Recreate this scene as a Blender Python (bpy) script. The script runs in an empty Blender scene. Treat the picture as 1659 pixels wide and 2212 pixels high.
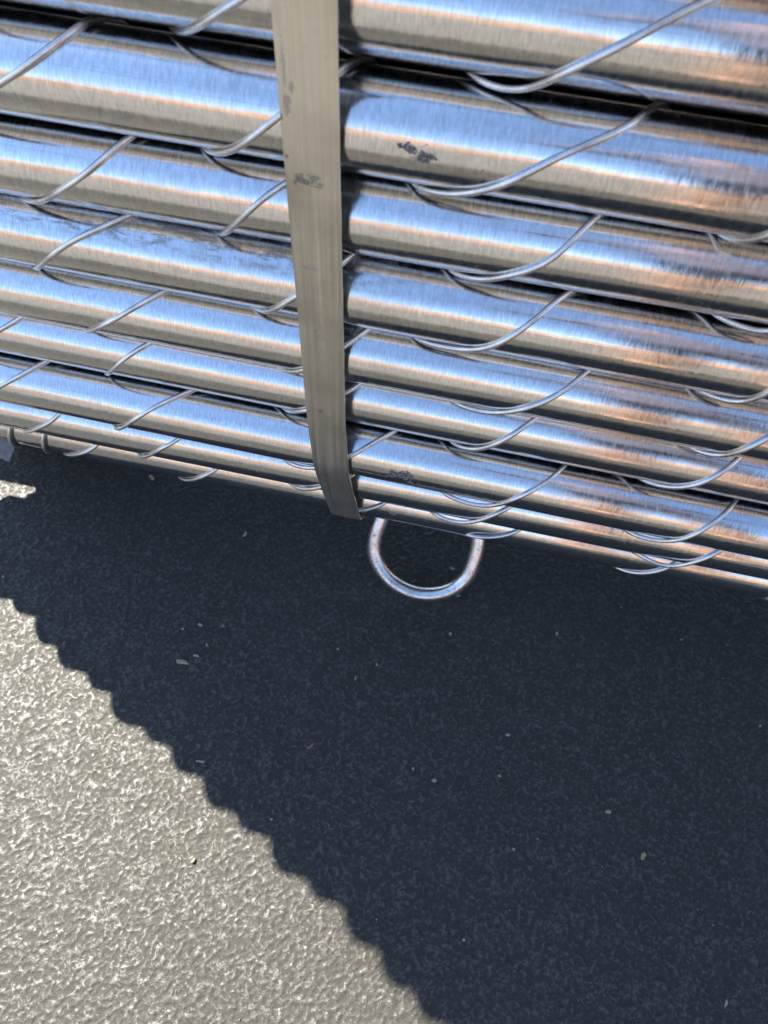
import bpy, bmesh, math, random
import numpy as np
from mathutils import Vector, Matrix

random.seed(7)
rng = np.random.default_rng(11)
scene = bpy.context.scene
C = scene.collection

# ------------------------------------------------------------------ camera
HC = 0.80                     # lens height above the ground
PW, PH, PF = 1659.0, 2212.0, 1603.0
dn = np.array([-35.0, 984.0, 1603.0]); dn /= np.linalg.norm(dn)
ax = np.array([17730.0, 3600.0, -1603.0]); ax -= dn * (ax @ dn); ax /= np.linalg.norm(ax)
TILT = 0.0165                 # the tubes lie level; the picture is rolled a little
Xc = ax * math.cos(TILT) + dn * math.sin(TILT); Zc = -dn * math.cos(TILT) + ax * math.sin(TILT)
Xc /= np.linalg.norm(Xc); Zc -= Xc * (Zc @ Xc); Zc /= np.linalg.norm(Zc)
Yc = np.cross(Zc, Xc)
R = np.array([Xc, Yc, Zc])    # camera frame (x right, y down, z forward) to world

cam = bpy.data.cameras.new('camera')
cam.sensor_fit = 'VERTICAL'; cam.sensor_height = 36.0; cam.lens = 36.0 * PF / PH
cam.clip_start = 0.01; cam.clip_end = 3000.0
cam.dof.use_dof = True; cam.dof.focus_distance = 0.62; cam.dof.aperture_fstop = 9.0
camo = bpy.data.objects.new('camera', cam); C.objects.link(camo)
m3 = np.array([R[:, 0], -R[:, 1], -R[:, 2]]).T
M = Matrix([[*m3[0], 0], [*m3[1], 0], [*m3[2], HC], [0, 0, 0, 1]])
camo.matrix_world = M
scene.camera = camo

def ray(px, py):
    v = R @ np.array([px - PW / 2, py - PH / 2, PF]); return v / np.linalg.norm(v)
def at_ground(px, py, h=0.0):
    r = ray(px, py); return r * ((h - HC) / r[2]) + np.array([0, 0, HC])
def at_y(px, py, y):
    r = ray(px, py); return r * (y / r[1]) + np.array([0, 0, HC])

# ------------------------------------------------------------------ light
SUN_EL = math.radians(52.0)
sh = np.array([0.883, -0.468])                       # shadows fall this way on the ground
world = bpy.data.worlds.new('World'); scene.world = world; world.use_nodes = True
wn = world.node_tree; wn.nodes.clear()
sky = wn.nodes.new('ShaderNodeTexSky'); sky.sky_type = 'NISHITA'; sky.sun_disc = False
sky.sun_elevation = SUN_EL; sky.sun_rotation = math.atan2(-sh[0], -sh[1])
sky.altitude = 300; sky.air_density = 1.0; sky.dust_density = 0.2; sky.ozone_density = 2.0
bg = wn.nodes.new('ShaderNodeBackground'); bg.inputs['Strength'].default_value = 0.095
wo = wn.nodes.new('ShaderNodeOutputWorld')
wn.links.new(sky.outputs[0], bg.inputs['Color']); wn.links.new(bg.outputs[0], wo.inputs['Surface'])
sl = bpy.data.lights.new('sun', 'SUN'); sl.energy = 5.0; sl.angle = math.radians(0.53); sl.color = (1.0, 0.94, 0.83)
so = bpy.data.objects.new('sun', sl); C.objects.link(so)
sdir = Vector((sh[0] * math.cos(SUN_EL), sh[1] * math.cos(SUN_EL), -math.sin(SUN_EL)))
so.rotation_euler = sdir.to_track_quat('-Z', 'Y').to_euler()
so.location = (-3, 2, 5)
scene.view_settings.view_transform = 'Standard'; scene.view_settings.look = 'None'
scene.view_settings.gamma = 1.0; scene.view_settings.use_curve_mapping = False
scene.view_settings.exposure = 2.15
scene.render.engine = 'CYCLES'
scene.cycles.max_bounces = 5; scene.cycles.glossy_bounces = 3; scene.cycles.diffuse_bounces = 3

# ------------------------------------------------------------------ helpers
def tag(o, label=None, cat=None, group=None, kind=None):
    if label: o['label'] = label
    if cat: o['category'] = cat
    if group: o['group'] = group
    if kind: o['kind'] = kind
    return o
def link(name, me, mat=None, parent=None, smooth=True):
    o = bpy.data.objects.new(name, me); C.objects.link(o)
    if mat and not me.materials: me.materials.append(mat)
    if smooth: me.polygons.foreach_set('use_smooth', [True] * len(me.polygons))
    if parent: o.parent = parent
    return o
def mesh(name, vs, fs):
    me = bpy.data.meshes.new(name); me.from_pydata([tuple(map(float, v)) for v in vs], [], fs); me.update(); return me
def smooth_path(pts, step):
    """Catmull-Rom through pts, resampled."""
    P = [np.array(p, float) for p in pts]
    P = [2 * P[0] - P[1]] + P + [2 * P[-1] - P[-2]]
    out = []
    for i in range(1, len(P) - 2):
        a, b, c, d = P[i - 1], P[i], P[i + 1], P[i + 2]
        n = max(2, int(np.linalg.norm(c - b) / step))
        for k in range(n):
            t = k / n
            out.append(.5 * ((2 * b) + (c - a) * t + (2 * a - 5 * b + 4 * c - d) * t * t + (3 * b - a - 3 * c + d) * t ** 3))
    out.append(P[-2]); return np.array(out)
def sweep(name, path, rad, n=10, closed=False, cap=True):
    P = np.asarray(path, float); m = len(P)
    if closed: T = np.roll(P, -1, 0) - np.roll(P, 1, 0)
    else: T = np.gradient(P, axis=0)
    T /= np.linalg.norm(T, axis=1)[:, None] + 1e-12
    u = np.cross(T[0], [0.3, 0.9, 0.31]); u /= np.linalg.norm(u)
    vs = []; rr = np.broadcast_to(rad, (m,))
    for i in range(m):
        u = u - T[i] * (u @ T[i]); u /= np.linalg.norm(u); w = np.cross(T[i], u)
        for k in range(n):
            a = 2 * math.pi * k / n
            vs.append(P[i] + rr[i] * (math.cos(a) * u + math.sin(a) * w))
    fs = []
    for i in range(m if closed else m - 1):
        j = (i + 1) % m
        for k in range(n):
            l = (k + 1) % n; fs.append((i * n + k, i * n + l, j * n + l, j * n + k))
    if cap and not closed:
        fs.append(tuple(range(n))[::-1]); fs.append(tuple(range((m - 1) * n, m * n)))
    return mesh(name, vs, fs)

class NT:
    def __init__(s, name):
        s.m = bpy.data.materials.new(name); s.m.use_nodes = True; s.t = s.m.node_tree; s.t.nodes.clear()
        s.out = s.t.nodes.new('ShaderNodeOutputMaterial'); s.b = s.t.nodes.new('ShaderNodeBsdfPrincipled')
        s.t.links.new(s.b.outputs[0], s.out.inputs[0])
    def n(s, typ, ins=None, **kw):
        x = s.t.nodes.new('ShaderNode' + typ)
        for k, v in kw.items(): setattr(x, k, v)
        for k, v in (ins or {}).items(): s.put(x.inputs[k], v)
        return x
    def put(s, sock, v):
        if isinstance(v, bpy.types.NodeSocket): s.t.links.new(v, sock)
        elif isinstance(v, bpy.types.Node): s.t.links.new(v.outputs[0], sock)
        else: sock.default_value = v
    def math(s, op, a, b=0.0, c=0.0, clamp=False):
        return s.n('Math', {0: a, 1: b, 2: c}, operation=op, use_clamp=clamp).outputs[0]
    def ramp(s, f, a, b, lo=0.0, hi=1.0):
        return s.n('MapRange', {0: f, 1: a, 2: b, 3: lo, 4: hi}, clamp=True).outputs[0]
    def mix(s, f, a, b, blend='MIX'):
        x = s.n('Mix', data_type='RGBA', blend_type=blend); s.put(x.inputs[0], f)
        s.put(x.inputs[6], a if not isinstance(a, tuple) else (*a, 1)); s.put(x.inputs[7], b if not isinstance(b, tuple) else (*b, 1))
        return x.outputs[2]
    def noise(s, vec, scale, detail=3, rough=.55, dist=0.0):
        return s.n('TexNoise', {'Vector': vec, 'Scale': scale, 'Detail': detail, 'Roughness': rough, 'Distortion': dist}).outputs[0]
    def set(s, **kw):
        for k, v in kw.items():
            k = k.replace('_', ' '); s.put(s.b.inputs[k], (*v, 1) if isinstance(v, tuple) and len(v) == 3 else v)

# ------------------------------------------------------------------ materials
def blobs(nt, px, pv, spots, vec, nscale, soft=.25):
    """Stains with a shape of their own: spots are (u, v, radius u, radius v, strength)."""
    total = None
    nz = nt.noise(vec, nscale, 4, .7)
    for (u, v, ru, rv, st) in spots:
        du = nt.math('DIVIDE', nt.math('SUBTRACT', px, u), ru); dv = nt.math('DIVIDE', nt.math('SUBTRACT', pv, v), rv)
        d = nt.math('SQRT', nt.math('ADD', nt.math('MULTIPLY', du, du), nt.math('MULTIPLY', dv, dv)))
        e = nt.math('SUBTRACT', nt.math('MULTIPLY_ADD', nz, 2.6, -0.55), d)
        e = nt.math('MULTIPLY', nt.ramp(e, 0.0, soft), st)
        total = e if total is None else nt.math('MAXIMUM', total, e)
    grain = nt.ramp(nt.noise(vec, nscale * 3.1, 2, .6), .30, .50, .45, 1.0)
    return nt.math('MULTIPLY', total, grain)

def tube_material(name, seed, spots=(), haze=0.0):
    nt = NT(name)
    co = nt.n('TexCoord').outputs['Object']
    sx = nt.n('SeparateXYZ', {0: co})
    x = sx.outputs[0]; ang = nt.math('ARCTAN2', sx.outputs[2], nt.math('MULTIPLY', sx.outputs[1], -1.0))
    off = seed * 3.17
    # circumferential polishing lines, lengthwise drawing lines, smudges
    vl = nt.n('CombineXYZ', {0: nt.math('MULTIPLY_ADD', x, 800.0, off), 1: nt.math('MULTIPLY', ang, 4.5), 2: off})
    lines = nt.noise(vl, 1.0, 2, .7)
    vl2 = nt.n('CombineXYZ', {0: nt.math('MULTIPLY_ADD', x, 260.0, off), 1: nt.math('MULTIPLY', ang, 3.0), 2: off + 4})
    lines2 = nt.noise(vl2, 1.0, 2, .6)
    vd = nt.n('CombineXYZ', {0: nt.math('MULTIPLY_ADD', x, 7.0, off), 1: nt.math('MULTIPLY', ang, 34.0), 2: off})
    draw = nt.noise(vd, 1.0, 2, .6)
    vs = nt.n('CombineXYZ', {0: nt.math('MULTIPLY_ADD', x, 26.0, off), 1: nt.math('MULTIPLY', ang, 1.5), 2: off})
    smudge = nt.noise(vs, 1.0, 4, .62)
    vg = nt.n('CombineXYZ', {0: nt.math('MULTIPLY_ADD', x, 420.0, off), 1: nt.math('MULTIPLY', ang, 13.0), 2: off})
    speck = nt.noise(vg, 1.0, 2, .6)
    spk = nt.math('MULTIPLY', nt.ramp(speck, .70, .78), nt.ramp(smudge, .45, .6))
    dirt = nt.math('MULTIPLY', nt.ramp(smudge, .52, .75), 0.28)
    col = nt.mix(nt.ramp(lines, .3, .7), (0.56, 0.555, 0.55), (0.80, 0.795, 0.79))
    col = nt.mix(nt.math('MULTIPLY', nt.ramp(draw, .55, .78), .35), col, (0.34, 0.335, 0.33))
    col = nt.mix(dirt, col, (0.42, 0.405, 0.38))
    col = nt.mix(nt.math('MULTIPLY', spk, .75), col, (0.16, 0.15, 0.14))
    rough = nt.math('ADD', nt.ramp(lines2, .3, .75, .10, .19), nt.math('MULTIPLY', dirt, .28))
    rough = nt.math('ADD', rough, nt.math('MULTIPLY', nt.ramp(lines, .45, .8), .10))
    metal = 1.0
    if haze:
        vh = nt.n('CombineXYZ', {0: nt.math('MULTIPLY_ADD', x, 60.0, off), 1: nt.math('MULTIPLY', ang, 5.0), 2: off})
        g = nt.math('MULTIPLY', nt.ramp(nt.noise(vh, 1.0, 5, .72), .47, .60), haze)
        vx = nt.math('MULTIPLY', nt.math('MULTIPLY', g, nt.ramp(x, .03, -.14)), nt.ramp(ang, .55, .85))
        col = nt.mix(vx, col, (0.13, 0.125, 0.12)); rough = nt.math('ADD', rough, nt.math('MULTIPLY', vx, .3))
        metal = nt.math('SUBTRACT', 1.0, nt.math('MULTIPLY', vx, .5))
    if spots:
        bvec = nt.n('CombineXYZ', {0: x, 1: nt.math('MULTIPLY', ang, .03), 2: off})
        b = blobs(nt, x, ang, spots, bvec, 210.0)
        col = nt.mix(b, col, (0.02, 0.019, 0.018)); rough = nt.math('MULTIPLY_ADD', b, .4, rough)
        metal = nt.math('SUBTRACT', metal, nt.math('MULTIPLY', b, .9))
    nt.set(Base_Color=col, Metallic=metal, Roughness=rough)
    h = nt.math('ADD', nt.math('MULTIPLY', lines, .35), nt.math('ADD', nt.math('MULTIPLY', lines2, .9), nt.math('MULTIPLY', draw, .5)))
    wav = nt.noise(nt.n('CombineXYZ', {0: nt.math('MULTIPLY_ADD', x, 18.0, off), 1: nt.math('MULTIPLY', ang, 1.2), 2: 0.0}), 1.0, 2, .5)
    bp = nt.n('Bump', {'Height': h, 'Strength': 0.105, 'Distance': 0.0006})
    bp2 = nt.n('Bump', {'Height': wav, 'Strength': 0.12, 'Distance': 0.003, 'Normal': bp})
    nt.put(nt.b.inputs['Normal'], bp2)
    return nt.m

def wire_material():
    nt = NT('galvanized_wire')
    co = nt.n('TexCoord').outputs['Object']
    a = nt.noise(co, 900, 3, .6); b = nt.noise(co, 60, 4, .6)
    col = nt.mix(nt.ramp(b, .35, .7), (0.78, 0.78, 0.78), (0.52, 0.51, 0.50))
    nt.set(Base_Color=col, Metallic=1.0, Roughness=nt.ramp(a, .3, .7, .22, .42))
    nt.put(nt.b.inputs['Normal'], nt.n('Bump', {'Height': a, 'Strength': .2, 'Distance': .0004}))
    return nt.m

def strap_material(spots, rust):
    nt = NT('steel_strap')
    co = nt.n('TexCoord').outputs['Object']; sx = nt.n('SeparateXYZ', {0: co})
    x, z = sx.outputs[0], sx.outputs[2]
    v = nt.n('CombineXYZ', {0: nt.math('MULTIPLY', x, 420.0), 1: nt.math('MULTIPLY', sx.outputs[1], 5.0), 2: nt.math('MULTIPLY', z, 5.0)})
    ln = nt.noise(v, 1.0, 4, .6)
    big = nt.noise(co, 24, 5, .6)
    col = nt.mix(nt.ramp(ln, .3, .72), (0.61, 0.57, 0.475), (0.77, 0.725, 0.615))
    col = nt.mix(nt.ramp(big, .45, .75), col, (0.52, 0.475, 0.385))
    sc = nt.noise(co, 330, 4, .7)
    col = nt.mix(nt.math('MULTIPLY', nt.ramp(sc, .66, .74), nt.ramp(big, .42, .6)), col, (0.22, 0.19, 0.15))
    b = blobs(nt, x, z, spots, co, 260.0)
    col = nt.mix(b, col, (0.12, 0.115, 0.10))
    r = blobs(nt, x, z, rust, co, 420.0)
    col = nt.mix(r, col, (0.16, 0.075, 0.03))
    mt = nt.math('SUBTRACT', .92, nt.math('MAXIMUM', nt.math('MULTIPLY', b, .7), nt.math('MULTIPLY', r, .8)))
    nt.set(Base_Color=col, Metallic=mt, Roughness=nt.ramp(ln, .3, .7, .28, .42))
    nt.put(nt.b.inputs['Normal'], nt.n('Bump', {'Height': ln, 'Strength': .25, 'Distance': .0006}))
    return nt.m

def ring_material():
    nt = NT('rusty_rod')
    co = nt.n('TexCoord').outputs['Object']
    a = nt.noise(co, 480, 4, .7); b = nt.noise(co, 70, 4, .6)
    rs = nt.math('MULTIPLY', nt.ramp(a, .56, .62), nt.ramp(b, .46, .54))
    col = nt.mix(nt.ramp(b, .3, .7), (0.66, 0.66, 0.65), (0.57, 0.565, 0.555))
    col = nt.mix(rs, col, (0.10, 0.055, 0.04))
    nt.set(Base_Color=col, Metallic=nt.math('SUBTRACT', 1.0, nt.math('MULTIPLY', rs, .9)), Roughness=nt.math('MULTIPLY_ADD', rs, .4, nt.ramp(b, .3, .7, .24, .34)))
    nt.put(nt.b.inputs['Normal'], nt.n('Bump', {'Height': a, 'Strength': .08, 'Distance': .0005}))
    return nt.m

def ground_material():
    nt = NT('rough_concrete')
    co = nt.n('TexCoord').outputs['Object']
    wv = nt.n('TexNoise', {'Vector': co, 'Scale': 55.0, 'Detail': 2.0}, noise_dimensions='3D').outputs['Color']
    p = nt.n('VectorMath', {0: co, 1: nt.n('VectorMath', {0: wv, 'Scale': 0.010}, operation='SCALE').outputs[0]}, operation='ADD').outputs[0]
    vo = nt.n('TexVoronoi', {'Vector': p, 'Scale': 180.0, 'Randomness': 1.0, 'Smoothness': .35}, feature='SMOOTH_F1', voronoi_dimensions='2D').outputs['Distance']
    n1 = nt.noise(p, 265, 3, .6, .6)
    ridge = nt.math('SUBTRACT', 1.0, nt.math('MULTIPLY', nt.math('ABSOLUTE', nt.math('SUBTRACT', nt.noise(p, 155, 2, .5, .8), .5)), 5.0), clamp=True)
    fine = nt.noise(co, 900, 3, .6)
    big = nt.noise(co, 9, 4, .55)
    huge = nt.noise(co, 2.2, 3, .5)
    h = nt.math('ADD', nt.math('MULTIPLY', vo, .62), nt.math('ADD', nt.math('MULTIPLY', n1, .60), nt.math('ADD', nt.math('MULTIPLY', ridge, .22), nt.math('MULTIPLY', fine, .22))))
    net = nt.math('MULTIPLY', nt.ramp(ridge, .55, .9), nt.ramp(nt.noise(co, 48, 3, .6), .40, .62))
    crest = nt.math('MAXIMUM', nt.math('MULTIPLY', nt.ramp(h, .79, .99), nt.ramp(n1, .42, .62)), nt.math('MULTIPLY', net, nt.ramp(n1, .40, .56)))
    col = nt.mix(nt.ramp(big, .3, .7), (0.033, 0.0308, 0.0252), (0.040, 0.0373, 0.0306))
    col = nt.mix(nt.ramp(fine, .35, .7), col, (0.034, 0.0317, 0.0265))
    grain = nt.noise(co, 420, 2, .5)
    col = nt.mix(nt.ramp(grain, .60, .70), col, (0.050, 0.043, 0.031))
    col = nt.mix(nt.ramp(nt.noise(co, 620, 2, .5), .62, .70), col, (0.022, 0.021, 0.019))
    col = nt.mix(crest, col, (0.045, 0.0423, 0.036))
    nt.set(Base_Color=col, Roughness=nt.math('MULTIPLY_ADD', crest, -.17, .58), Specular_IOR_Level=nt.math('MULTIPLY_ADD', crest, .50, .19))
    nt.put(nt.b.inputs['Normal'], nt.n('Bump', {'Height': nt.noise(co, 620, 3, .65), 'Strength': .6, 'Distance': .0009}))
    d = nt.n('Displacement', {'Height': h, 'Midlevel': .78, 'Scale': 0.0019})
    nt.t.links.new(d.outputs[0], nt.out.inputs['Displacement'])
    nt.m.displacement_method = 'DISPLACEMENT'
    return nt.m

def plain(name, c, rough=.8, nscale=20, var=.25, metallic=0.0, bump=.3):
    nt = NT(name)
    co = nt.n('TexCoord').outputs['Object']
    a = nt.noise(co, nscale, 5, .6)
    col = nt.mix(nt.ramp(a, .3, .7), tuple(v * (1 - var) for v in c), tuple(min(1, v * (1 + var)) for v in c))
    nt.set(Base_Color=col, Roughness=rough, Metallic=metallic)
    nt.put(nt.b.inputs['Normal'], nt.n('Bump', {'Height': a, 'Strength': bump, 'Distance': .1 / nscale}))
    return nt.m

# ------------------------------------------------------------------ the ground
def axis_coords(lo, hi, step, far):
    a = list(np.arange(lo, hi + step / 2, step))
    s = step; left = []; x = lo
    while x > -far: s *= 1.45; x -= s; left.append(x)
    s = step; right = []; x = hi
    while x < far: s *= 1.45; x += s; right.append(x)
    return left[::-1] + a + right
gx = axis_coords(-0.66, 0.50, 0.0016, 400.0); gy = axis_coords(-0.17, 0.60, 0.0016, 400.0)
nx, ny = len(gx), len(gy)
V = np.zeros((nx * ny, 3)); V[:, 0] = np.tile(gx, ny); V[:, 1] = np.repeat(gy, nx)
ii = (np.arange(ny - 1)[:, None] * nx + np.arange(nx - 1)[None, :]).ravel()
F = np.stack([ii, ii + 1, ii + nx + 1, ii + nx], 1)
me = bpy.data.meshes.new('ground'); me.vertices.add(len(V)); me.vertices.foreach_set('co', V.ravel())
me.loops.add(F.size); me.loops.foreach_set('vertex_index', F.ravel().astype(np.int32))
me.polygons.add(len(F)); me.polygons.foreach_set('loop_start', np.arange(0, F.size, 4, dtype=np.int32)); me.polygons.foreach_set('loop_total', np.full(len(F), 4, np.int32))
me.update(); me.validate()
ground = link('ground', me, ground_material()); tag(ground, kind='structure')

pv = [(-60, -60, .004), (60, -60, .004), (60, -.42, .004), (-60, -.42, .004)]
tag(link('added_bounce_sheet', mesh('added_bounce_sheet', pv, [(0, 1, 2, 3)]), plain('bounce_sheet_pale', (0.088, 0.082, 0.070), .85, 60, .12)), kind='structure')  # unseen pale sheet, added to brighten the reflections in tubes and strap

# far brown hills that close the horizon (seen only mirrored in the tubes)
hv, hf = [], []
NA = 180
for i in range(NA):
    a = 2 * math.pi * i / NA
    hh = 27 + 7 * math.sin(3 * a + 1) * math.sin(2 * a) + 4 * math.sin(11 * a + 2) + 2 * math.sin(23 * a)
    for rr, z in ((150, -1.0), (172, max(3, hh) * .72), (190, max(4, hh)), (240, -1)):
        hv.append((rr * math.cos(a), rr * math.sin(a), z))
for i in range(NA):
    j = (i + 1) % NA
    for k in range(3): hf.append((i * 4 + k, j * 4 + k, j * 4 + k + 1, i * 4 + k + 1))
hills = link('hills', mesh('hills', hv, hf), plain('dry_hillside', (0.25, 0.145, 0.082), .95, .08, .35)); tag(hills, kind='structure')

# ------------------------------------------------------------------ the bundle of tubes
RT = 0.0279; RW = 0.0019; D0 = 0.375
# lower outline of each tube of the front row: two points on it, left and right
edge = {1: ((0, 3), (1659, 255)), 2: ((0, 245), (1659, 525)), 3: ((0, 418), (1659, 700)), 4: ((0, 560), (1659, 873)),
        5: ((0, 677), (1659, 1000)), 6: ((0, 760), (1659, 1091)), 7: ((0, 867), (1659, 1210)), 8: ((0, 920), (1659, 1252)), 9: ((0, 950), (1659, 1294))}
def zc_for(px, py, yc):
    r = ray(px, py); n = math.hypot(r[1], r[2]); return (yc * r[2] + RT * n) / r[1]
def zmid(k, yc):
    (a, b), (c, d) = edge[k]
    za, zb = zc_for(a, b, yc), zc_for(c, d, yc)
    xa, xb = at_y(a, b, yc)[0], at_y(c, d, yc)[0]
    sl = (zb - za) / (xb - xa); return za + sl * (-0.1 - xa), sl
front = {}
yc = D0 + RT; z, s = zmid(1, yc); front[1] = (yc, z, s)
for k in range(2, 10):
    py, pz, _ = front[k - 1]; best = None
    for yy in np.linspace(D0 + RT - .012, D0 + RT + .06, 400):
        z, s = zmid(k, yy); d = math.hypot(yy - py, z - pz)
        cost = abs(d - 2 * RT - {2: .0050, 3: .0045, 7: .0065}.get(k, .0030)) + .02 * abs(yy - (D0 + RT))
        if best is None or cost < best[0]: best = (cost, yy, z, s, d)
    front[k] = best[1:4]
    print('tube', k, [round(float(v), 4) for v in best])
XL, XR = -0.682, 1.75
tubes = []   # name key, y, z(world), slope, xl
for k, (y, z, s) in front.items():
    tubes.append(dict(k=k, y=y, z=z + HC, s=s * .9, xl=XL + {9: .056, 8: -.04, 7: -.034}.get(k, 0) + random.uniform(-.004, .004), front=True))
zt = front[1][1] + HC
for n in range(1, 10):                      # the row goes on above the picture
    tubes.append(dict(k=1 - n, y=D0 + RT + random.uniform(-.005, .005), z=zt + n * (2 * RT + .004), s=front[1][2] * .9, xl=XL + random.uniform(-.004, .004), front=True))
ztop = zt + 9 * (2 * RT + .004)
zlow = min(t['z'] for t in tubes)
fr = [(t['y'], t['z']) for t in tubes]
back = []
for j in range(1, 6):
    yb = D0 + RT + .008 + j * (2 * RT + .003) * .90
    z = ztop - (RT if j % 2 else 0)
    while z > 0.095 + RT:
        if all(math.hypot(yb - a, z - b) > 2 * RT + .0005 for a, b in fr) and not (j >= 4 and z > ztop - RT * (j - 3) * 2):
            back.append((yb, z))
        z -= (2 * RT + .004)
for (y, z) in back:
    tubes.append(dict(k=None, y=y, z=z, s=front[5][2] * .9, xl=XL + (.016 if y < .48 and z < .25 else -.09 if y > .5 and z < .22 else 0) + random.uniform(-.004, .004), front=False))

def tube_mesh(name, xl, xr, seg, thick=.0018):
    vs, fs = [], []
    xs = [xl, xl + .05] + list(np.linspace(-.55, .45, 5)) + [xr]
    for x in xs:
        for k in range(seg):
            a = 2 * math.pi * k / seg; vs.append((x, RT * math.cos(a), RT * math.sin(a)))
    m = len(xs)
    for i in range(m - 1):
        for k in range(seg):
            l = (k + 1) % seg; fs.append((i * seg + k, (i + 1) * seg + k, (i + 1) * seg + l, i * seg + l))
    ri = RT - thick                                # rolled rim and bore at both ends
    for e, x, xi in ((0, xl, xl + .30), (m - 1, xr, xr - .30)):
        b = len(vs)
        for xx in (x, xi):
            for k in range(seg):
                a = 2 * math.pi * k / seg; vs.append((xx, ri * math.cos(a), ri * math.sin(a)))
        for k in range(seg):
            l = (k + 1) % seg
            q1 = (e * seg + k, e * seg + l, b + l, b + k); q2 = (b + k, b + l, b + seg + l, b + seg + k)
            if e: q1, q2 = q1[::-1], q2[::-1]
            fs += [q1, q2]
        fs.append(tuple(b + seg + k for k in range(seg)) if e == 0 else tuple(b + seg + k for k in range(seg))[::-1])
    return mesh(name, vs, fs)

ORD = {1: 'first', 2: 'second', 3: 'third', 4: 'fourth', 5: 'fifth', 6: 'sixth', 7: 'seventh', 8: 'eighth', 9: 'ninth'}
TLAB = {1: 'thick shiny steel tube along the upper edge of the photo, topmost of the row',
        2: 'shiny steel tube with two black smudges right of the strap, second from the top',
        3: 'shiny steel tube third from the top, just under the one with black smudges',
        4: 'steel tube with grey smeared dirt along its top left, fourth from the top',
        5: 'shiny steel tube fifth from the top, under the one smeared grey',
        6: 'shiny steel tube sixth from the top, above the broad lower tube with black spots',
        7: 'broad steel tube low in the bundle with black spots right of the strap',
        8: 'narrow strip of shiny steel tube second from the bottom of the bundle',
        9: 'lowest steel tube of the bundle, above the bent rod loop'}
# stains: x along the tube, angle (0 faces the viewer, positive up)
def tube_uv(px, py, t):
    r = ray(px, py); o = np.array([0, 0, HC]); cy, cz = t['y'], t['z'] + t['s'] * (r[0] / r[1] * t['y'] + .1)
    a = r[1] ** 2 + r[2] ** 2; bq = -(r[1] * cy + r[2] * (cz - HC)); cq = cy ** 2 + (cz - HC) ** 2 - RT ** 2
    disc = bq * bq - a * cq
    q = (-bq - math.sqrt(max(disc, 0))) / a; P = o + r * q
    return P[0], math.atan2(P[2] - cz, -(P[1] - cy))
tdict = {t['k']: t for t in tubes if t['k'] is not None}
def spot(k, px, py, rx, ra, st=.9):
    u, v = tube_uv(px, py, tdict[k]); return (u, v, rx, ra, st)
SPOTS = {2: [spot(2, 883, 319, .0070, .17), spot(2, 922, 338, .0066, .24), spot(2, 905, 345, .007, .10, .5), spot(2, 1044, 370, .0012, .08, .7)],
         7: [spot(7, 850, 1024, .0095, .22), spot(7, 876, 1028, .0105, .28), spot(7, 945, 1056, .040, .12, .8), spot(7, 1010, 1070, .04, .10, .6), spot(7, 800, 1022, .03, .04, .6)],
         9: [spot(9, 850, 1110, .004, .10, .8)]}
mats = {k: tube_material('polished_steel_tube', k, SPOTS.get(k, ()), .6 if k == 4 else 0.0) for k in range(1, 10)}
mat_plain = tube_material('polished_steel_tube', 20)
wire_mat = wire_material()
backmesh = {}
roots = {}
for t in tubes:
    if t['front']:
        me = tube_mesh('steel_tube', t['xl'], XR + random.uniform(-.01, .01), 112 if t['k'] > 0 else 64)
        mt = mats.get(t['k'], mat_plain)
    else:
        key = -1 if t['xl'] < XL - .05 else (1 if t['xl'] > XL + .008 else 0)
        if key not in backmesh: backmesh[key] = tube_mesh('steel_tube', t['xl'], XR, 28)
        me = backmesh[key]; mt = mat_plain
    o = link('steel_tube', me, mt)
    o.location = (0, t['y'], t['z'] + t['s'] * .1); o.rotation_euler = (0, -math.atan(t['s']), 0)
    if t['k'] is None: tag(o, 'steel tube packed behind the front row, inside the bundle', 'tube', 'tubes behind the front row')
    elif t['k'] < 1: tag(o, 'steel tube of the front row stacked higher than the tubes in view', 'tube', 'front row tubes above the picture')
    else: tag(o, TLAB[t['k']], 'tube', 'front row tubes of the strapped bundle')
    t['o'] = o; roots[t['k']] = o

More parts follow.
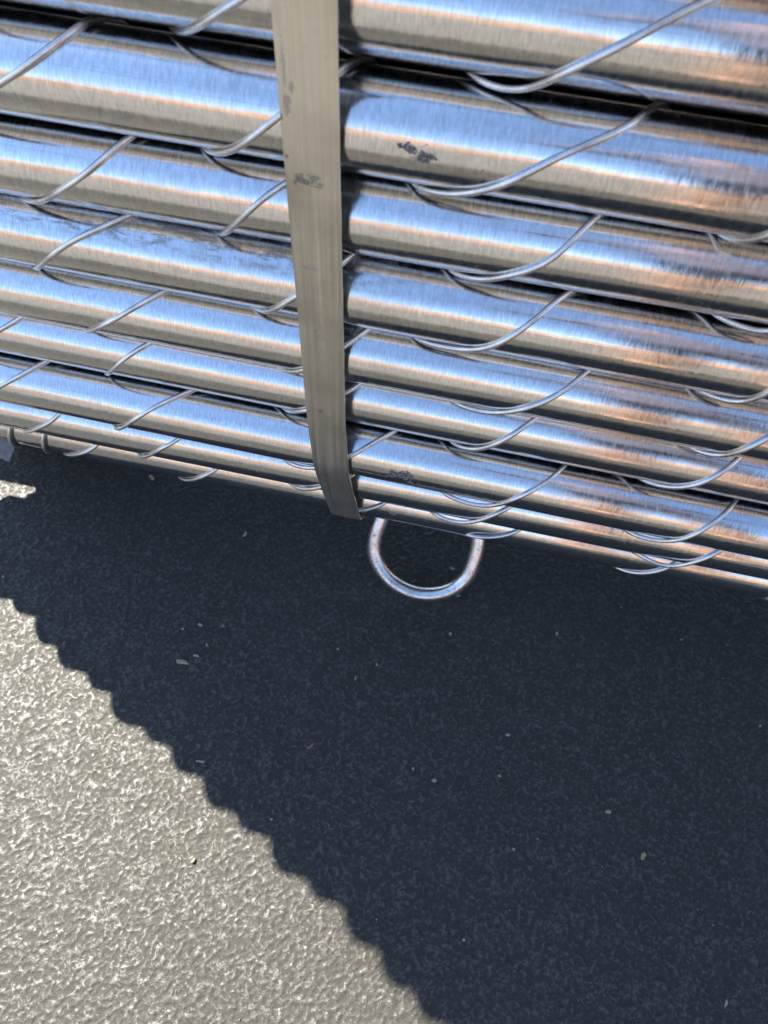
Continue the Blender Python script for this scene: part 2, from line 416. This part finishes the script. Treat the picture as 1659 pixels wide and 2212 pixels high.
# ------------------------------------------------------------------ wire wound round each tube
W = {
 1: [[(640, -85), (600, -55), (555, -24), (520, 0), (480, 25), (440, 52), (415, 68), (395, 73), (372, 66)],
     [(1640, -50), (1590, -30), (1527, 0), (1454, 35), (1380, 80), (1304, 118), (1229, 155), (1180, 178), (1130, 197), (1090, 198), (1044, 182), (1010, 158)]],
 2: [[(205, 32), (165, 60), (125, 90), (75, 127), (40, 155), (0, 180), (-60, 222), (-105, 236), (-140, 226)],
     [(745, 140), (690, 187), (607, 247), (575, 272), (540, 305), (510, 322), (480, 334), (455, 331), (440, 321)],
     [(1422, 217), (1390, 252), (1350, 278), (1295, 302), (1245, 320), (1190, 347), (1140, 375), (1100, 397), (1055, 410), (1005, 420), (955, 422), (915, 412), (885, 395)]],
 3: [[(285, 290), (260, 310), (225, 340), (190, 372), (155, 400), (120, 420), (92, 437), (65, 436), (40, 423)],
     [(720, 355), (670, 368), (620, 392), (590, 412), (555, 440), (520, 475), (492, 502), (477, 509), (462, 498)],
     [(1287, 465), (1260, 495), (1235, 522), (1205, 555), (1175, 575), (1130, 590), (1080, 600), (1040, 607), (1000, 600), (972, 585)],
     [(1880, 570), (1820, 625), (1760, 675), (1700, 708), (1659, 719), (1636, 716), (1606, 709), (1579, 697)]],
 4: [[(275, 465), (240, 482), (195, 500), (155, 520), (120, 545), (90, 572), (78, 582), (72, 575)],
     [(762, 548), (740, 565), (690, 605), (642, 640), (620, 652), (595, 670), (570, 675), (550, 665)],
     [(1220, 632), (1186, 664), (1144, 700), (1108, 727), (1072, 748), (1036, 757), (1000, 757), (952, 748), (895, 733)],
     [(1800, 715), (1740, 785), (1700, 822), (1659, 850), (1630, 865), (1600, 872), (1564, 868), (1531, 854)]],
 5: [[(357, 627), (310, 652), (270, 677), (230, 700), (195, 716), (182, 710)],
     [(793, 712), (748, 745), (710, 772), (680, 792), (660, 800), (630, 805), (602, 795)],
     [(1264, 802), (1234, 835), (1198, 859), (1156, 878), (1108, 890), (1066, 893), (1024, 887), (1000, 878), (979, 869)],
     [(1760, 885), (1720, 912), (1659, 946), (1624, 967), (1588, 980), (1552, 986), (1516, 979), (1483, 964)]],
 6: [[(50, 682), (0, 712), (-35, 735), (-60, 748), (-72, 744)],
     [(330, 737), (300, 752), (275, 770), (250, 792), (235, 808), (227, 803)],
     [(781, 829), (751, 844), (715, 868), (690, 880), (665, 887), (632, 891), (612, 881)],
     [(1156, 904), (1120, 931), (1084, 955), (1048, 968), (1018, 973), (994, 967), (976, 956)],
     [(1597, 988), (1576, 1012), (1546, 1031), (1510, 1048), (1474, 1055), (1438, 1054), (1408, 1046), (1387, 1038)]],
 7: [[(102, 776), (75, 792), (40, 812), (0, 835), (-35, 857), (-52, 856)],
     [(420, 838), (380, 857), (340, 875), (305, 897), (275, 917), (255, 929), (247, 924)],
     [(856, 928), (844, 934), (802, 958), (754, 988), (720, 1004), (680, 1012), (650, 1011), (625, 1001)],
     [(1219, 1004), (1192, 1033), (1156, 1057), (1108, 1081), (1060, 1094), (1018, 1090), (982, 1078), (958, 1069)],
     [(1588, 1081), (1570, 1108), (1534, 1135), (1492, 1162), (1450, 1171), (1414, 1168), (1372, 1157)]],
 8: [[(127, 898), (105, 917), (80, 927), (60, 934), (50, 931)],
     [(385, 951), (350, 969), (320, 986), (305, 990), (298, 983)],
     [(760, 1033), (725, 1045), (690, 1054), (655, 1059), (632, 1050)],
     [(1108, 1093), (1078, 1108), (1036, 1126), (1000, 1130), (964, 1124), (940, 1113)],
     [(1555, 1193), (1522, 1208), (1486, 1219), (1444, 1225), (1420, 1222), (1397, 1206)]],
 9: [[(210, 964), (185, 978), (155, 984), (135, 975)],
     [(465, 1016), (435, 1032), (400, 1039), (382, 1023)],
     [(832, 1091), (802, 1098), (772, 1107), (755, 1108), (738, 1099)],
     [(1117, 1151), (1084, 1159), (1048, 1162), (1012, 1157), (982, 1144)],
     [(1444, 1228), (1414, 1237), (1378, 1240), (1342, 1232), (1306, 1209)],
     [(1720, 1296), (1690, 1298), (1659, 1295), (1636, 1288), (1609, 1272)]]}

def pix_to_tube(px, py, t, rad, far=False):
    r = ray(px, py); cy = t['y']; cz = t['z'] + t['s'] * (r[0] / r[1] * cy + .1) - HC
    a = r[1] ** 2 + r[2] ** 2; bq = r[1] * cy + r[2] * cz; disc = bq * bq - a * (cy * cy + cz * cz - rad * rad)
    q = (bq - (-1 if far else 1) * math.sqrt(disc)) / a if disc > 0 else bq / a
    P = r * q
    return P[0], math.atan2(P[2] - cz, -(P[1] - cy)), math.hypot(P[1] - cy, P[2] - cz), disc / a
def wire_for(t, crossings):
    rad = RT + RW + .0003
    pts = []                                        # (x, angle, radius), going leftwards, angle falling
    if crossings:
        cs = sorted(crossings, key=lambda c: -c[0][0])
        seq = []
        for c in cs:
            s = [pix_to_tube(px, py, t, rad) for (px, py) in c]
            low = len(c) // 2 + int(np.argmin([q[3] for q in s[len(c) // 2:]]))     # where the wire hangs lowest
            s = s[:low + 1] + [pix_to_tube(px, py, t, rad, True) for (px, py) in c[low + 1:]]
            aa = s[0][1]; fx = [s[0]]
            for q in s[1:]:                          # the wire never turns back on itself
                an = q[1]
                while an > aa + .6: an -= 2 * math.pi
                an = min(an, aa - .02); aa = an; fx.append((q[0], an, max(q[2], rad)))
            seq.append(fx)
        per = 0.118
        x0 = seq[0][0][0]; turns = 0
        n = int((1.6 - x0) / per)
        for i in range(n * 12, 0, -1):              # hidden turns to the right
            pts.append((x0 + per * i / 12, seq[0][0][1] + 2 * math.pi * i / 12, rad))
        base = 0.0; last = None
        for s in seq:
            if last is not None:
                # go round the back from the last point to this one
                a_from = last[1]; a_to = s[0][1] + base
                while a_to > a_from - 1.2: a_to -= 2 * math.pi; base -= 2 * math.pi
                for q in np.linspace(0, 1, 9)[1:-1]:
                    rr = last[2] + (rad - last[2]) * min(1, q * 3)
                    if q > .66: rr = rad + (s[0][2] - rad) * (q - .66) * 3
                    pts.append((last[0] + (s[0][0] - last[0]) * q, a_from + (a_to - a_from) * q, rr))
            for p in s: pts.append((p[0], p[1] + base, p[2]))
            last = pts[-1]
        n = int((last[0] - t['xl'] - .02) / per * 12)
        for i in range(1, n): pts.append((last[0] - per * i / 12, last[1] - 2 * math.pi * i / 12, rad + (last[2] - rad) * max(0, 1 - i / 3)))
    else:
        ph = random.uniform(0, 6.28)
        for i in range(int((1.6 - t['xl'] - .02) / .118 * 14)):
            pts.append((1.6 - .118 * i / 14, ph - 2 * math.pi * i / 14, rad))
    out = []
    for (x, a, rr) in pts:                          # tube-local space
        out.append((x, -rr * math.cos(a), rr * math.sin(a)))
    return out
for t in tubes:
    if not t['front']: continue
    w = wire_for(t, W.get(t['k']))
    path = smooth_path(w, .004)
    for _ in range(10): path[1:-1] = (path[:-2] + 2 * path[1:-1] + path[2:]) / 4
    jit = np.cumsum(rng.normal(0, .00003, path.shape), 0); jit -= np.linspace(0, 1, len(jit))[:, None] * jit[-1]
    me = sweep('wire', path, RW, 9)
    o = link('wire', me, wire_mat, t['o'])
# plain wire ties round the lowest tube at the left
t9 = tdict[9]
for i, (px, py) in enumerate(((17, 945), (88, 957))):
    x, a, _, _ = pix_to_tube(px, py, t9, RT + RW)
    pts = [(x + .006 * math.sin(q * 1.0 + .4), -(RT + RW + .0006) * math.cos(q), (RT + RW + .0006) * math.sin(q)) for q in np.linspace(0, 2 * math.pi, 40)[:-1]]
    link('wire_tie', sweep('wire_tie', pts, .0023, 9, closed=True), wire_mat, t9['o'])

# ------------------------------------------------------------------ steel strap round the bundle
def hull(pts):
    pts = sorted(pts)
    def half(ps):
        h = []
        for p in ps:
            while len(h) > 1 and (h[-1][0] - h[-2][0]) * (p[1] - h[-2][1]) - (h[-1][1] - h[-2][1]) * (p[0] - h[-2][0]) <= 0: h.pop()
            h.append(p)
        return h[:-1]
    return half(pts) + half(pts[::-1])
SX = -0.1103
circ = []
for t in tubes:
    for k in range(40):
        a = 2 * math.pi * k / 40
        circ.append((t['y'] + (RT + .0056) * math.cos(a), t['z'] + t['s'] * (SX + .1) + (RT + .0056) * math.sin(a)))
hp = np.array(hull(circ)); hp = np.vstack([hp, hp[:1]])
seg = np.linalg.norm(np.diff(hp, axis=0), axis=1); L = np.concatenate([[0], np.cumsum(seg)])
NS = 420; ls = np.linspace(0, L[-1], NS, endpoint=False)
py_ = np.interp(ls, L, hp[:, 0]); pz_ = np.interp(ls, L, hp[:, 1])
for _ in range(3):
    py_ = (np.roll(py_, 1) + 2 * py_ + np.roll(py_, -1)) / 4; pz_ = (np.roll(pz_, 1) + 2 * pz_ + np.roll(pz_, -1)) / 4
ty = np.roll(py_, -1) - np.roll(py_, 1); tz = np.roll(pz_, -1) - np.roll(pz_, 1); tl = np.hypot(ty, tz)
ny_, nz_ = tz / tl, -ty / tl                         # outward normal
SW, ST = 0.0318, 0.0011
vs, fs = [], []
prof = [(-.5, 0), (-.46, .0), (-.3, 0), (-.1, 0), (.1, 0), (.3, 0), (.46, 0), (.5, 0)]
for i in range(NS):
    zc = pz_[i] - HC
    dr = min(1.0, max(0.0, (-zc - .45) / .22)); xc = SX + .0075 * dr * dr * (3 - 2 * dr) * max(0.0, 1 - max(0.0, py_[i] - .43) / .12) + .0006 * math.sin(zc * 9)
    for side in (1, 0):
        for (u, _) in (prof if side else prof[::-1]):
            cup = -.0006 * (2 * u) ** 2
            d = ST * side + cup
            vs.append((xc + u * SW, py_[i] + ny_[i] * d, pz_[i] + nz_[i] * d))
m = 2 * len(prof)
for i in range(NS):
    j = (i + 1) % NS
    for k in range(m):
        l = (k + 1) % m; fs.append((i * m + k, i * m + l, j * m + l, j * m + k))
def ssp(px, py, rx, rz, st=.8):
    P = at_y(px, py, D0 - .008); return (P[0], P[2], rx, rz, st)
smat = strap_material([ssp(668, 374, .0100, .0040, .85), ssp(690, 366, .006, .003, .7), ssp(676, 560, .008, .002, .35), ssp(700, 700, .006, .012, .25), ssp(655, 362, .0045, .003, .6), ssp(700, 380, .003, .004, .6), ssp(629, 205, .003, .0075, .5),
                       ssp(638, 172, .0016, .004, .5), ssp(617, 235, .0012, .003, .8), ssp(628, 320, .0016, .0022, .8), ssp(622, 130, .0012, .02, .4)],
                      [ssp(700, 868, .004, .004, .8), ssp(725, 872, .004, .003, .5), ssp(690, 920, .003, .012, .35)])
strap = link('steel_strap', mesh('steel_strap', vs, fs), smat)
strap['label'] = 'flat dull steel strap running down across the tubes'; strap['category'] = 'strap'
strap.data.polygons.foreach_set('use_smooth', [True] * len(strap.data.polygons))
em = strap.modifiers.new('edges', 'EDGE_SPLIT'); em.split_angle = math.radians(40)

# ------------------------------------------------------------------ bent rod loop under the bundle
zb = t9['z'] - RT
pa = np.array([0, t9['y'] + .03, zb - .012]); g = at_ground(920, 1283, .0075); pb = np.array([0, g[1], .0078])
e1 = (pb - pa) / np.linalg.norm(pb - pa); nrm = np.cross([1, 0, 0], e1)
def on_plane(px, py):
    r = ray(px, py); o = np.array([0, 0, HC]); q = ((pa - o) @ nrm) / (r @ nrm); return o + r * q
loop_px = [(838, 1090), (826, 1118), (814, 1150), (808, 1180), (811, 1206), (825, 1233), (847, 1257), (880, 1276), (914, 1284), (950, 1282),
           (984, 1269), (1009, 1246), (1021, 1220), (1029, 1193), (1033, 1165), (1031, 1135), (1032, 1110)]
lp = [on_plane(*p) for p in loop_px]
path = smooth_path(lp, .003)
for _ in range(3): path[1:-1] = (path[:-2] + 2 * path[1:-1] + path[2:]) / 4
ring = link('rod_loop', sweep('rod_loop', path, .0088, 18), ring_material())
tag(ring, 'bent round rod loop with rust spots, sticking out under the lowest tube', 'loop')

# bent flat bar at the far left under the lowest tube
A = at_y(20, 952, t9['y'] - .012); B = at_y(2, 990, t9['y'] - .03); Bd = at_y(-40, 1000, t9['y'] - .02)
vs, fs = [], []
def bar(P, Q, w, th):
    P, Q = np.array(P), np.array(Q); d = (Q - P) / np.linalg.norm(Q - P); s = np.cross(d, [0, 1, 0]); s /= np.linalg.norm(s); n = np.cross(d, s)
    b = len(vs)
    for X in (P, Q):
        for su, nu in ((-1, -1), (1, -1), (1, 1), (-1, 1)): vs.append(X + s * su * w / 2 + n * nu * th / 2)
    for q in ((0, 1, 2, 3), (7, 6, 5, 4), (0, 4, 5, 1), (1, 5, 6, 2), (2, 6, 7, 3), (3, 7, 4, 0)): fs.append(tuple(b + v for v in q))
bar(A + np.array([.004, .006, .012]), B, .020, .004); bar(B + np.array([.0, 0, -.001]), B + np.array([-.05, .0, -.004]), .010, .0045)
bm = bmesh.new(); tmp = mesh('bent_bar', vs, fs); bm.from_mesh(tmp); bmesh.ops.bevel(bm, geom=list(bm.edges), offset=.0008, segments=2, affect='EDGES'); bm.to_mesh(tmp); bm.free()
tag(link('bent_bar', tmp, plain('dull_dark_steel', (0.16, 0.155, 0.15), .5, 200, .3, .8), smooth=False), 'short bent flat bar under the lowest tube at the left edge', 'bar')

# timbers that carry the bundle, out of view
wood = plain('grey_timber', (0.24, 0.18, 0.12), .85, 30, .3)
for xa, xb, lab in ((-.60, -.51, 'grey timber bearer under the left end of the bundle'), (.82, .92, 'grey timber bearer under the right part of the bundle')):
    bm = bmesh.new(); bmesh.ops.create_cube(bm, size=1)
    bmesh.ops.scale(bm, vec=(xb - xa, .34, .088), verts=bm.verts); bmesh.ops.translate(bm, vec=((xa + xb) / 2, .655, .0465), verts=bm.verts)
    bmesh.ops.bevel(bm, geom=list(bm.edges), offset=.004, segments=2, affect='EDGES')
    tmp = bpy.data.meshes.new('timber_bearer'); bm.to_mesh(tmp); bm.free()
    tag(link('timber_bearer', tmp, wood, smooth=False), lab, 'timber', 'timbers under the bundle')

# ------------------------------------------------------------------ litter on the ground
cmat = {'tan': plain('dry_chip', (0.30, 0.24, 0.155), .8, 400, .3), 'grey': plain('pale_chip', (0.26, 0.25, 0.225), .8, 400, .3),
        'red': plain('reddish_splinter', (0.30, 0.13, 0.09), .8, 400, .3), 'yellow': plain('yellow_chip', (0.30, 0.25, 0.12), .8, 400, .3)}
def flake(px, py, w, h, ang, mk, name, label, cat):
    P = at_ground(px, py, .0022)
    sc = (HC / -ray(px, py)[2]) / PF * 1.02
    k_ = .78 if name == 'pebble' else 1.0
    a, b = w * sc * k_ / 2, h * sc * k_ / 2
    n = 7; vs = []; fs = []
    rad = [random.uniform(.5, 1.25) for _ in range(n)]
    th = min(a, b) * .5 + .0004
    for top in (0, 1):
        for k in range(n):
            q = 2 * math.pi * k / n
            cx_, cy_ = math.cos(q), math.sin(q)
            if a / b > 2.2: cx_ = math.copysign(abs(cx_) ** .5, cx_); cy_ = math.copysign(abs(cy_) ** .5, cy_)
            s = (1.0 - .22 * top) * rad[k]; vs.append((a * s * cx_, b * s * cy_, th * top + random.uniform(-.1, .1) * th))
    vs.append((0, 0, th * 1.15))
    for k in range(n):
        l = (k + 1) % n; fs.append((k, l, n + l, n + k)); fs.append((n + k, n + l, 2 * n))
    fs.append(tuple(range(n))[::-1])
    o = link(name, mesh(name, vs, fs), cmat[mk], smooth=False)
    o.location = P; o.rotation_euler = (random.uniform(-.12, .12), random.uniform(-.12, .12), ang)
    tag(o, label, cat, 'litter lying on the ground'); return o
chips = [
 (393, 1429, 33, 9, .15, 'tan', 'wood_chip', 'long pale wood chip on the shaded ground, the largest piece of litter', 'chip'),
 (422, 1416, 15, 5, -.1, 'tan', 'wood_chip', 'small wood chip just right of the long pale chip', 'chip'),
 (433, 1350, 13, 8, -.5, 'grey', 'pebble', 'pale crumb above the long pale wood chip', 'crumb'),
 (395, 1359, 8, 7, .3, 'grey', 'pebble', 'small pale crumb left above the long pale wood chip', 'crumb'),
 (483, 1352, 6, 6, .2, 'grey', 'pebble', 'tiny pale crumb right of the crumbs above the long wood chip', 'crumb'),
 (447, 1393, 10, 6, -.4, 'tan', 'wood_chip', 'tiny brown chip between the long wood chip and the pale crumbs', 'chip'),
 (671, 1612, 17, 4, .9, 'red', 'splinter', 'thin reddish splinter in the middle of the shadow', 'splinter'),
 (432, 1645, 16, 5, .1, 'grey', 'wood_chip', 'short grey sliver near the jagged shadow edge', 'chip'),
 (328, 1031, 16, 10, -.3, 'yellow', 'leaf_bit', 'yellowish bit of leaf just below the tubes left of the strap', 'leaf'),
 (530, 1154, 9, 14, -.3, 'yellow', 'leaf_bit', 'small upright yellow bit below the tubes, left of the rod loop', 'leaf'),
 (977, 1228, 16, 8, -.1, 'tan', 'leaf_bit', 'tan bit lying inside the bent rod loop', 'leaf'),
 (989, 1287, 10, 4, .1, 'tan', 'wood_chip', 'tiny tan chip just below right of the rod loop', 'chip'),
 (1203, 1369, 8, 10, -.6, 'yellow', 'pebble', 'small yellowish crumb below right of the rod loop', 'crumb'),
 (973, 1369, 9, 8, .1, 'grey', 'pebble', 'pale crumb straight below the rod loop', 'crumb'),
 (1472, 1382, 6, 5, .1, 'grey', 'pebble', 'tiny pale crumb at right below the tubes', 'crumb'),
 (1313, 1753, 16, 13, .2, 'tan', 'pebble', 'rounded tan pebble in the shadow at lower right', 'pebble'),
 (1389, 1850, 10, 17, -.5, 'yellow', 'wood_chip', 'cream chip in the shadow at lower right, below the tan pebble', 'chip'),
 (1002, 2030, 10, 7, .1, 'grey', 'pebble', 'cream crumb near the shadow edge at the bottom', 'crumb'),
 (1110, 1835, 8, 8, .1, 'grey', 'pebble', 'bright pale crumb left of the cream chip at lower right', 'crumb'),
 (938, 1686, 12, 10, .3, 'grey', 'pebble', 'dusty pale crumb low in the middle of the shadow', 'crumb'),
 (892, 1660, 10, 9, .3, 'yellow', 'pebble', 'greenish crumb beside the dusty pale crumb', 'crumb'),
 (1078, 1676, 11, 8, .5, 'tan', 'pebble', 'pale tan crumb right of the dusty pale crumb', 'crumb'),
 (1097, 1587, 13, 8, .0, 'grey', 'pebble', 'pale flat crumb in the middle of the shadow at right', 'crumb'),
 (1642, 1568, 8, 8, .0, 'yellow', 'pebble', 'yellow crumb at the right edge of the photo', 'crumb'),
 (730, 1402, 8, 7, .4, 'yellow', 'pebble', 'yellowish crumb right of the long pale wood chip', 'crumb'),
 (768, 1465, 4, 12, -.2, 'tan', 'splinter', 'tiny upright splinter in the middle of the shadow', 'splinter'),
 (814, 1436, 9, 9, -.2, 'yellow', 'pebble', 'greenish yellow crumb near the middle of the shadow', 'crumb'),
 (586, 1770, 8, 5, -.2, 'yellow', 'leaf_bit', 'tiny yellow bit beside the shadow edge', 'leaf'),
 (418, 1860, 7, 10, -.4, 'yellow', 'leaf_bit', 'tiny yellow bit on the sunlit concrete', 'leaf'),
 (1568, 2168, 7, 14, -.3, 'grey', 'wood_chip', 'small pale chip near the lower right corner', 'chip'),
 (7, 1246, 6, 6, 0, 'yellow', 'pebble', 'tiny yellow crumb at the left edge above the sunlit corner', 'crumb'),
]
for c in chips: flake(*c)
# fine grit, far too small and many to count
vs, fs = [], []
for i in range(170):
    px, py = random.uniform(-30, 1690), random.uniform(980, 2230)
    P = at_ground(px, py, .0016); s = .0003 + .0006 * random.random() ** 3; b = len(vs)
    q0 = random.uniform(0, 6.28)
    for k in range(5):
        q = q0 + 2 * math.pi * k / 5; rr = s * random.uniform(.7, 1.2); vs.append((P[0] + rr * math.cos(q), P[1] + rr * math.sin(q), P[2] - .0005))
    vs.append((P[0], P[1], P[2] + s))
    for k in range(5): fs.append((b + k, b + (k + 1) % 5, b + 5))
tag(link('grit', mesh('grit', vs, fs), cmat['grey'], smooth=False), 'fine pale grit scattered over the ground', 'grit', kind='stuff')

tw = [(-1.32, -1.05), (-1.18, -1.0), (-1.10, -.86), (-1.0, -.82), (-.97, -.72), (-.86, -.68), (-.84, -.55), (-.74, -.50), (-.75, -.38), (-.66, -.33), (-.68, -.22), (-.60, -.16), (-.56, -.08)]
tag(link('twine', sweep('twine', smooth_path([(x, y, .005) for x, y in tw], .01), .0032, 7), plain('black_twine', (0.03, 0.027, 0.024), .9, 300, .3)),
    'wavy length of black twine on the sunlit ground, mirrored in the tubes', 'twine')

# ------------------------------------------------------------------ the person taking the picture (mirrored in the tubes)
def skin_body(name, verts, edges, mat, parent=None, sub=2):
    me = bpy.data.meshes.new(name); me.from_pydata([v[:3] for v in verts], edges, []); me.update()
    o = bpy.data.objects.new(name, me); C.objects.link(o)
    o.modifiers.new('skin', 'SKIN'); s = o.modifiers.new('sub', 'SUBSURF'); s.levels = sub; s.render_levels = sub
    if not me.skin_vertices: me.skin_vertices.new()
    for i, v in enumerate(verts):
        r = v[3]; r = r if isinstance(r, tuple) else (r, r)
        me.skin_vertices[0].data[i].radius = r; me.skin_vertices[0].data[i].use_root = (i == 0)
    me.materials.append(mat)
    if parent: o.parent = parent
    return o
px0, py0 = 0.40, -0.40
V_ = [(0, 0, .93, (.16, .12)), (0, 0, 1.10, (.15, .11)), (0, .02, 1.30, (.18, .12)), (0, .04, 1.43, (.11, .09)), (0, .06, 1.50, .058), (0, .09, 1.58, .075), (0, .10, 1.66, .092), (0, .09, 1.73, .07),
      (-.18, .03, 1.40, .06), (-.30, .10, 1.17, .048), (-.35, .20, 1.04, .036), (-.36, .27, 1.02, .034),
      (.18, .03, 1.40, .06), (.26, .08, 1.15, .048), (.08, .24, 1.02, .036), (-.02, .29, 1.00, .034),
      (-.09, 0, .88, .088), (-.11, .02, .50, .062), (-.12, -.02, .10, .042), (-.12, .12, .045, .04),
      (.09, 0, .88, .088), (.11, .02, .50, .062), (.12, -.02, .10, .042), (.12, .12, .045, .04)]
E_ = [(0, 1), (1, 2), (2, 3), (3, 4), (4, 5), (5, 6), (6, 7), (2, 8), (8, 9), (9, 10), (10, 11), (2, 12), (12, 13), (13, 14), (14, 15), (0, 16), (16, 17), (17, 18), (18, 19), (0, 20), (20, 21), (21, 22), (22, 23)]
nt = NT('clothes_and_skin'); co = nt.n('TexCoord').outputs['Object']; sx = nt.n('SeparateXYZ', {0: co})
cl = nt.mix(nt.ramp(sx.outputs[2], .925, .93), (0.07, 0.065, 0.085), (0.15, 0.135, 0.17))
cl = nt.mix(nt.ramp(sx.outputs[2], .555, .56), (0.31, 0.175, 0.115), cl)
cl = nt.mix(nt.ramp(sx.outputs[2], 1.475, 1.48), cl, (0.42, 0.24, 0.16))
cl = nt.mix(nt.ramp(sx.outputs[2], 1.69, 1.70), cl, (0.04, 0.025, 0.018))
nt.set(Base_Color=cl, Roughness=.85)
person = skin_body('person', V_, E_, nt.m)
person.location = (px0, py0, 0)
tag(person, 'person in a mauve shirt and dark shorts behind the camera, mirrored in the tubes', 'person')
